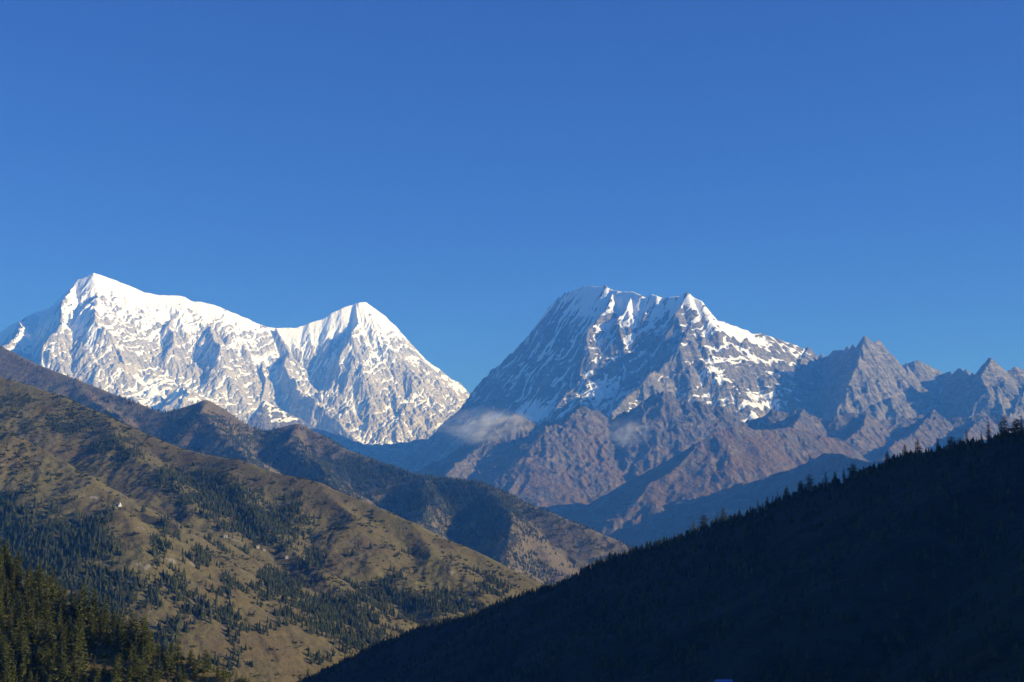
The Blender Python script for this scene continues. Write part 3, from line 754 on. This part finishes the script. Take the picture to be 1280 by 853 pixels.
for k in range(60):
    px = 372 + (1290 - 372) * (k + random.uniform(-.45, .45)) / 60
    x, y, z = on_crest(px, random.uniform(-22, 8))
    big = 0.45 + 0.55 * sstep(560, 900, px)
    h = random.choice((7, 8, 9, 10, 11, 12, 13)) * float(big) * random.uniform(.8, 1.4) * (1 + 0.3 * float(sstep(820, 900, px)))
    tree(x, y, z, h, random.uniform(1.0, 1.5), random.choice(PROTO + SPARSE), 'small dark tree in silhouette along the crest of the dark hill', sky_group)
    n_sky += 1

# --- far trees: too many to count
def far_tree(seed, tiers, Rr, seg=6):
    r = np.random.default_rng(seed)
    V, T = [], []
    for k in range(tiers):
        t0 = 0.04 + 0.86 * k / tiers; t1 = min(1.0, t0 + 1.35 / tiers + 0.12)
        rad = Rr * (1 - 0.85 * k / tiers)
        i = len(V); V.append((r.normal(0, .01), r.normal(0, .01), t1)); a0 = r.uniform(0, 6.28)
        for q in range(seg * 2):
            a = a0 + 3.14159 * q / seg
            e = rad * (r.uniform(.85, 1.2) if q % 2 == 0 else r.uniform(.45, .7))
            V.append((e * math.cos(a), e * math.sin(a), t0 - (0.03 if q % 2 == 0 else -0.03) + r.normal(0, .015)))
        for q in range(seg * 2):
            T.append((i, i + 1 + q, i + 1 + (q + 1) % (seg * 2)))
    return np.array(V, np.float32), np.array(T, np.int32)
def far_bush(seed):
    r = np.random.default_rng(seed)
    V, T = [], []
    for _ in range(26):
        c = np.array([r.normal(0, .24), r.normal(0, .24), abs(r.normal(.3, .2))]); n_ = r.normal(0, 1, 3); n_ /= np.linalg.norm(n_)
        a = np.cross(n_, r.normal(0, 1, 3)); a /= np.linalg.norm(a); b = np.cross(n_, a); i = len(V)
        q = r.uniform(.16, .3)
        V += [c + a * q, c - a * q * .5 + b * q * .8, c - a * q * .5 - b * q * .8]; T.append((i, i + 1, i + 2))
    return np.array(V, np.float32), np.array(T, np.int32)
FT = [far_tree(700, 4, .17), far_tree(701, 4, .2), far_tree(702, 3, .23), far_tree(703, 5, .15)]
FB = [far_bush(710), far_bush(711), far_bush(712)]

def scatter(name, T, xs, ys, hs, kinds, protos, label, cat, wide=1.0):
    zs = T.z_at(xs, ys)
    Vs, Ts, tint, base = [], [], [], 0
    for k, (v0, t0) in enumerate(protos):
        i = np.nonzero(kinds == k)[0]
        if not len(i): continue
        a = rng.uniform(0, 6.28, len(i)); c, s_ = np.cos(a)[:, None], np.sin(a)[:, None]
        h = hs[i][:, None]; w = h * wide * rng.uniform(.85, 1.25, (len(i), 1))
        X = (v0[:, 0] * c - v0[:, 1] * s_) * w + xs[i][:, None]
        Y = (v0[:, 0] * s_ + v0[:, 1] * c) * w + ys[i][:, None]
        Zz = v0[:, 2] * h + zs[i][:, None] - 0.02 * h
        Vs.append(np.stack([X, Y, Zz], -1).reshape(-1, 3))
        off = base + np.arange(len(i))[:, None, None] * len(v0)
        Ts.append((t0[None] + off).reshape(-1, 3)); base += len(i) * len(v0)
        tint.append(np.repeat(rng.uniform(0, 1, len(i)) ** 1.6, len(v0)))
    me_ = quad_mesh(name, np.concatenate(Vs), np.concatenate(Ts))
    at_ = me_.attributes.new('tint', 'FLOAT', 'POINT'); at_.data.foreach_set('value', np.concatenate(tint).astype(np.float32))
    me_.materials.append(FAR)
    o = bpy.data.objects.new(name, me_); COL.objects.link(o)
    o['kind'] = 'stuff'; o['label'] = label; o['category'] = cat
    return o

if REST:
    Vs, Qs, base_n = [], [], 0
    for _, x, y, z, h, w, k in REST:
        v0, q0 = STAND_GEO[k]; a = random.uniform(0, 6.28); c, s_ = math.cos(a), math.sin(a)
        Vs.append(np.stack([(v0[:, 0] * c - v0[:, 1] * s_) * h * w + x, (v0[:, 0] * s_ + v0[:, 1] * c) * h * w + y, v0[:, 2] * h + z], -1))
        Qs.append(q0 + base_n); base_n += len(v0)
    me = quad_mesh('knoll_conifers', np.concatenate(Vs), np.concatenate(Qs)); me.materials.append(LEAF)
    o = bpy.data.objects.new('knoll_conifers', me); COL.objects.link(o)
    o['kind'] = 'stuff'; o['label'] = 'farther conifers of the dense stand on the near knoll'; o['category'] = 'forest'

def candidates(T, n, x0, x1, y0, y1):
    xs, ys = rng.uniform(x0, x1, n), rng.uniform(y0, y1, n)
    zs = T.z_at(xs, ys); px, py = proj(xs, ys, zs)
    k = (px > -30) & (px < 1310) & (py < 900)
    return xs[k], ys[k], zs[k], px[k], py[k]

def soft(px, py, blobs):
    d = np.zeros(len(px))
    for bx, by, rx, ry, w in blobs: d = np.maximum(d, w * np.exp(-(((px - bx) / rx) ** 2 + ((py - by) / ry) ** 2)))
    return d

# conifers of the grassy hill
xs, ys, zs, px, py = candidates(L, 170000, -1600, 420, 1700, 3700)
cl = fbm(xs / 90, ys / 90, 3, 211) * 0.5 + fbm(xs / 28, ys / 28, 2, 215) * 0.45
d = soft(px, py, FOREST) * 1.15 + cl * 0.75 - 0.55 * soft(px, py, BARE) - 0.12
keep = rng.uniform(0, 1, len(xs)) < np.clip(d * 1.7 - 0.25, 0.0, 0.96)
keep &= py > float(0) + np.interp(px, [0, 130, 270, 400, 520, 600, 662], [485, 530, 585, 620, 668, 705, 730])
xs, ys, hs = xs[keep], ys[keep], None
hs = (4 + 13 * rng.beta(1.5, 1.9, len(xs))) * (0.55 + 0.45 * sstep(500, 640, py[keep] - 0.25 * (px[keep] - 200)))
print('far conifers', len(xs), 'near', n_near, 'skyline', n_sky, 'shrubs', ns_)
scatter('far_conifers', L, xs, ys, hs, rng.integers(0, 4, len(xs)), FT, 'thousands of small conifers in the gullies of the grassy hill', 'conifer forest', 1.25)
# low scrub on the grassy hill
xs, ys, zs, px, py = candidates(L, 150000, -1700, 420, 1500, 3800)
d = fbm(xs / 110, ys / 110, 3, 221) * 0.6 + fbm(xs / 26, ys / 26, 2, 225) * 0.5 + soft(px, py, [(90, 525, 120, 26, .75), (40, 600, 60, 40, .5), (250, 600, 70, 30, .5), (430, 655, 30, 14, .4), (560, 690, 60, 16, .45), (610, 715, 40, 14, .5), (330, 640, 60, 30, .3)]) - 0.3 * soft(px, py, BARE)
keep = rng.uniform(0, 1, len(xs)) < np.clip(d * 0.95 - 0.17, 0.03, 0.6)
xs, ys = xs[keep], ys[keep]
scatter('hillside_scrub', L, xs, ys, 1.5 + 6 * rng.beta(1.1, 2.2, len(xs)), rng.integers(0, 3, len(xs)), FB, 'low dark scrub dotted over the grassy hill', 'scrub', 1.4)
# forest on the middle ridge
xs, ys, zs, px, py = candidates(M, 130000, -3100, 900, 4600, 7600)
d = fbm(xs / 220, ys / 220, 3, 231) * 0.55 + fbm(xs / 50, ys / 50, 2, 235) * 0.35 + soft(px, py, [(590, 620, 70, 40, .8), (470, 600, 80, 40, .75), (340, 550, 70, 22, .5), (230, 522, 45, 12, .7), (640, 690, 60, 40, .6), (400, 590, 60, 40, .6)]) - 1.2 * soft(px, py, [(258, 505, 28, 12, .8), (372, 535, 26, 12, .8), (690, 690, 40, 14, .35), (60, 450, 100, 22, .4), (730, 665, 40, 14, .2)]) + 0.12 * sstep(550, 620, py)
keep = rng.uniform(0, 1, len(xs)) < np.clip(d * 1.5 + 0.02, 0.03, 0.9)
xs, ys = xs[keep], ys[keep]
print('ridge trees', len(xs))
scatter('ridge_forest', M, xs, ys, rng.uniform(7, 17, len(xs)), rng.integers(0, 4, len(xs)), FT, 'dense dark forest on the middle ridge behind the grassy hill', 'forest', 1.3)
# forest on the dark hill
xs, ys, zs, px, py = candidates(RT, 42000, -420, 900, 400, 2080)
keep = (px > 340) & (rng.uniform(0, 1, len(xs)) < 0.5 + 0.5 * fbm(xs / 60, ys / 60, 3, 241))
xs, ys = xs[keep], ys[keep]
fr = [on_crest(q, o) for q, o in zip(360 + 940 * rng.beta(0.95, 1.15, 1300), rng.uniform(-30, 12, 1300))]
xs = np.concatenate([xs, [p[0] for p in fr]]); ys = np.concatenate([ys, [p[1] for p in fr]])
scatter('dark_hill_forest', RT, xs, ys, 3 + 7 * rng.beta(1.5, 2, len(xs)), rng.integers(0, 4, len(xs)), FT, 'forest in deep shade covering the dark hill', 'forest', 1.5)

# ------------------------------------------------------------------ wisps of cloud against the foot of the right mountain
def wisp(name, px, py, Y, rx, ry, rz, dens, label):
    bm_ = bmesh.new()
    bmesh.ops.create_icosphere(bm_, subdivisions=4, radius=1.0)
    me_ = bpy.data.meshes.new(name); bm_.to_mesh(me_); bm_.free()
    m_, t, v = volume_material(name, (0.95, 0.96, 0.98), 0.0)
    co = t.nodes.new('ShaderNodeTexCoord')
    ns = t.nodes.new('ShaderNodeTexNoise'); ns.inputs['Scale'].default_value = 2.4; ns.inputs['Detail'].default_value = 6; ns.inputs['Roughness'].default_value = 0.62; ns.inputs['Distortion'].default_value = 0.7
    t.links.new(co.outputs['Object'], ns.inputs['Vector'])
    ln = t.nodes.new('ShaderNodeVectorMath'); ln.operation = 'LENGTH'; t.links.new(co.outputs['Object'], ln.inputs[0])
    fall = t.nodes.new('ShaderNodeMapRange'); fall.interpolation_type = 'SMOOTHSTEP'
    fall.inputs[1].default_value = 1.0; fall.inputs[2].default_value = 0.1; t.links.new(ln.outputs['Value'], fall.inputs[0])
    cl = t.nodes.new('ShaderNodeMapRange'); cl.inputs[1].default_value = 0.46; cl.inputs[2].default_value = 0.8; t.links.new(ns.outputs['Fac'], cl.inputs[0])
    mu = t.nodes.new('ShaderNodeMath'); mu.operation = 'MULTIPLY'; t.links.new(fall.outputs[0], mu.inputs[0]); t.links.new(cl.outputs[0], mu.inputs[1])
    mu2 = t.nodes.new('ShaderNodeMath'); mu2.operation = 'MULTIPLY'; t.links.new(mu.outputs[0], mu2.inputs[0]); mu2.inputs[1].default_value = dens
    t.links.new(mu2.outputs[0], v.inputs['Density'])
    me_.materials.append(m_)
    o = bpy.data.objects.new(name, me_); COL.objects.link(o)
    o.location = at(px, py, Y); o.scale = (rx, ry, rz); o.rotation_euler = (0, R(-6), 0)
    o['kind'] = 'stuff'; o['label'] = label; o['category'] = 'cloud'
wisp('cloud_wisp', 604, 533, 12000, 480, 260, 190, 0.018, 'thin wisp of cloud drifting over the valley at the mountain foot')
wisp('cloud_wisp', 784, 541, 11900, 260, 160, 150, 0.016, 'small faint wisp of cloud between the brown ridges')

# ------------------------------------------------------------------ buildings on the hillside
def plain(name, a, b, size):
    t = NT(name); return t.done(t.mix(t.noise(size), a, b))
WHITE = plain('whitewash', (0.78, 0.76, 0.72), (0.66, 0.63, 0.58), 1.5)
GILT = plain('weathered_gilt', (0.45, 0.30, 0.10), (0.35, 0.22, 0.08), 0.6)
STONE = plain('field_stone', (0.34, 0.31, 0.27), (0.24, 0.21, 0.18), 0.8)
SLATE = plain('grey_slate', (0.24, 0.23, 0.22), (0.17, 0.16, 0.155), 0.8)
WOOD = plain('dark_wood', (0.11, 0.07, 0.045), (0.08, 0.05, 0.03), 0.5)
BLUE = plain('blue_roof_paint', (0.16, 0.27, 0.5), (0.12, 0.2, 0.4), 0.8)
def mesh_obj(name, bm_, mat, parent=None):
    me_ = bpy.data.meshes.new(name); bm_.normal_update(); bm_.to_mesh(me_); bm_.free(); me_.materials.append(mat)
    o = bpy.data.objects.new(name, me_); COL.objects.link(o)
    if parent: o.parent = parent
    return o
def box(bm_, c, d, rz=0):
    r = bmesh.ops.create_cube(bm_, size=1.0)['verts']
    for v in r:
        x, y = v.co.x * d[0], v.co.y * d[1]
        v.co = (c[0] + x * math.cos(rz) - y * math.sin(rz), c[1] + x * math.sin(rz) + y * math.cos(rz), c[2] + v.co.z * d[2])
def lathe(bm_, prof, n=24):
    rings = []
    for r_, z in prof: rings.append([bm_.verts.new((r_ * math.cos(6.28319 * k / n), r_ * math.sin(6.28319 * k / n), z)) for k in range(n)])
    for a, b in zip(rings[:-1], rings[1:]):
        for k in range(n): bm_.faces.new((a[k], a[(k + 1) % n], b[(k + 1) % n], b[k]))
    bm_.faces.new(rings[-1])
def root(name, loc, rz, label, cat, group=None):
    o = bpy.data.objects.new(name, None); COL.objects.link(o); o.location = loc; o.rotation_euler = (0, 0, rz)
    o['label'] = label; o['category'] = cat
    if group: o['group'] = group
    return o
def house(loc, rz, w, d, h, roofm, label, group):
    o = root('house', loc, rz, label, 'house', group)
    b = bmesh.new(); box(b, (0, 0, h / 2 - 1.0), (w, d, h + 2.0)); 
    for sx in (-1, 1):                                             # gables
        v = [b.verts.new((sx * w / 2, -d / 2, h)), b.verts.new((sx * w / 2, d / 2, h)), b.verts.new((sx * w / 2, 0, h + d * .28))]
        b.faces.new(v)
    wall = mesh_obj('wall', b, WHITE, o)
    b = bmesh.new(); rh = d * .28
    for sy in (-1, 1):
        e = 0.5; y0, z0 = sy * (d / 2 + e), h - e * rh / (d / 2) + .06
        t_ = .16
        q = [(-w / 2 - e, y0, z0), (w / 2 + e, y0, z0), (w / 2 + e, 0, h + rh + .06), (-w / 2 - e, 0, h + rh + .06)]
        lo = [b.verts.new(p) for p in q]; hi = [b.verts.new((p[0], p[1], p[2] + t_)) for p in q]
        b.faces.new(lo); b.faces.new(hi)
        for k in range(4): b.faces.new((lo[k], lo[(k + 1) % 4], hi[(k + 1) % 4], hi[k]))
    mesh_obj('roof', b, roofm, o)
    b = bmesh.new(); box(b, (0, -d / 2 - .03, 1.0), (1.0, .1, 2.0)); mesh_obj('door', b, WOOD, o)
    for sx in (-.3, .3):
        b = bmesh.new(); box(b, (sx * w, -d / 2 - .02, h * .58), (1.0, .08, 1.1)); mesh_obj('window', b, WOOD, o)
    return o
hx = ray_hit(L, 150, 633, 1700, 3300)
st = root('stupa', hx, 0.3, 'small white stupa with a pointed spire on the grassy spur', 'stupa')
b = bmesh.new()
for k, (w, h0, h1) in enumerate([(6.4, -1.5, 1.0), (5.2, 1.0, 1.7), (4.2, 1.7, 2.3)]): box(b, (0, 0, (h0 + h1) / 2), (w, w, h1 - h0))
mesh_obj('base', b, WHITE, st)
b = bmesh.new(); lathe(b, [(1.7, 2.3), (1.85, 2.9), (1.95, 3.6), (1.75, 4.3), (1.2, 4.8), (.7, 5.0)]); mesh_obj('dome', b, WHITE, st)
b = bmesh.new(); box(b, (0, 0, 5.4), (1.2, 1.2, .8)); mesh_obj('harmika', b, WHITE, st)
b = bmesh.new(); lathe(b, [(.55, 5.8), (.48, 6.4), (.36, 7.2), (.2, 8.2), (.3, 8.3), (.04, 9.0)], 12); mesh_obj('spire', b, GILT, st)
hx = ray_hit(L, 143.5, 632, 1700, 3300)
b = bmesh.new()
for k in range(9): box(b, (k * .62 - 2.5, 0, .35 + .08 * (k % 2)), (.6, 1.0, 1.9 + .16 * (k % 3)))
pw = mesh_obj('prayer_wall', b, WHITE); pw.location = hx; pw['label'] = 'short whitewashed prayer wall to the left of the stupa'; pw['category'] = 'wall'
vg = 'houses of the hamlet on the grassy hill'
for px, py, w, lab in [(282, 672, 6.5, 'whitewashed house at upper left end of the hamlet, beside the terrace wall'), (322, 685.5, 5.5, 'white house in the middle of the hamlet at the forest edge'),
                       (330, 689, 4.5, 'smaller low white house just right of the middle one in the hamlet'), (358.5, 698.5, 5.0, 'lone white house at the lower right end of the hamlet')]:
    hx = ray_hit(L, px, py, 1800, 3400)
    if hx: house(hx, 0.15, w, w * .7, 3.6, SLATE, lab, vg)
p0, p1 = ray_hit(L, 289, 675.5, 1800, 3400), ray_hit(L, 301, 678, 1800, 3400)
b = bmesh.new()
for k in range(14):
    f = k / 13; x, y = p0[0] + f * (p1[0] - p0[0]), p0[1] + f * (p1[1] - p0[1])
    box(b, (x, y, float(L.z_at(x, y)) + .5), (1.7, 1.0, 2.6 + .2 * (k % 3)), math.atan2(p1[1] - p0[1], p1[0] - p0[0]))
tw = mesh_obj('terrace_wall', b, STONE); tw['label'] = 'long pale stone terrace wall right of the upper hamlet house'; tw['category'] = 'wall'
hx = ray_hit(RT, 905, 862, 120, 1600)
if hx: house(hx, 0.1, 0.011 * hx[1], 0.008 * hx[1], 0.004 * hx[1], BLUE, 'hut with a blue roof on the dark hill at the bottom edge', 'huts on the dark hill')
print('blue hut', hx)
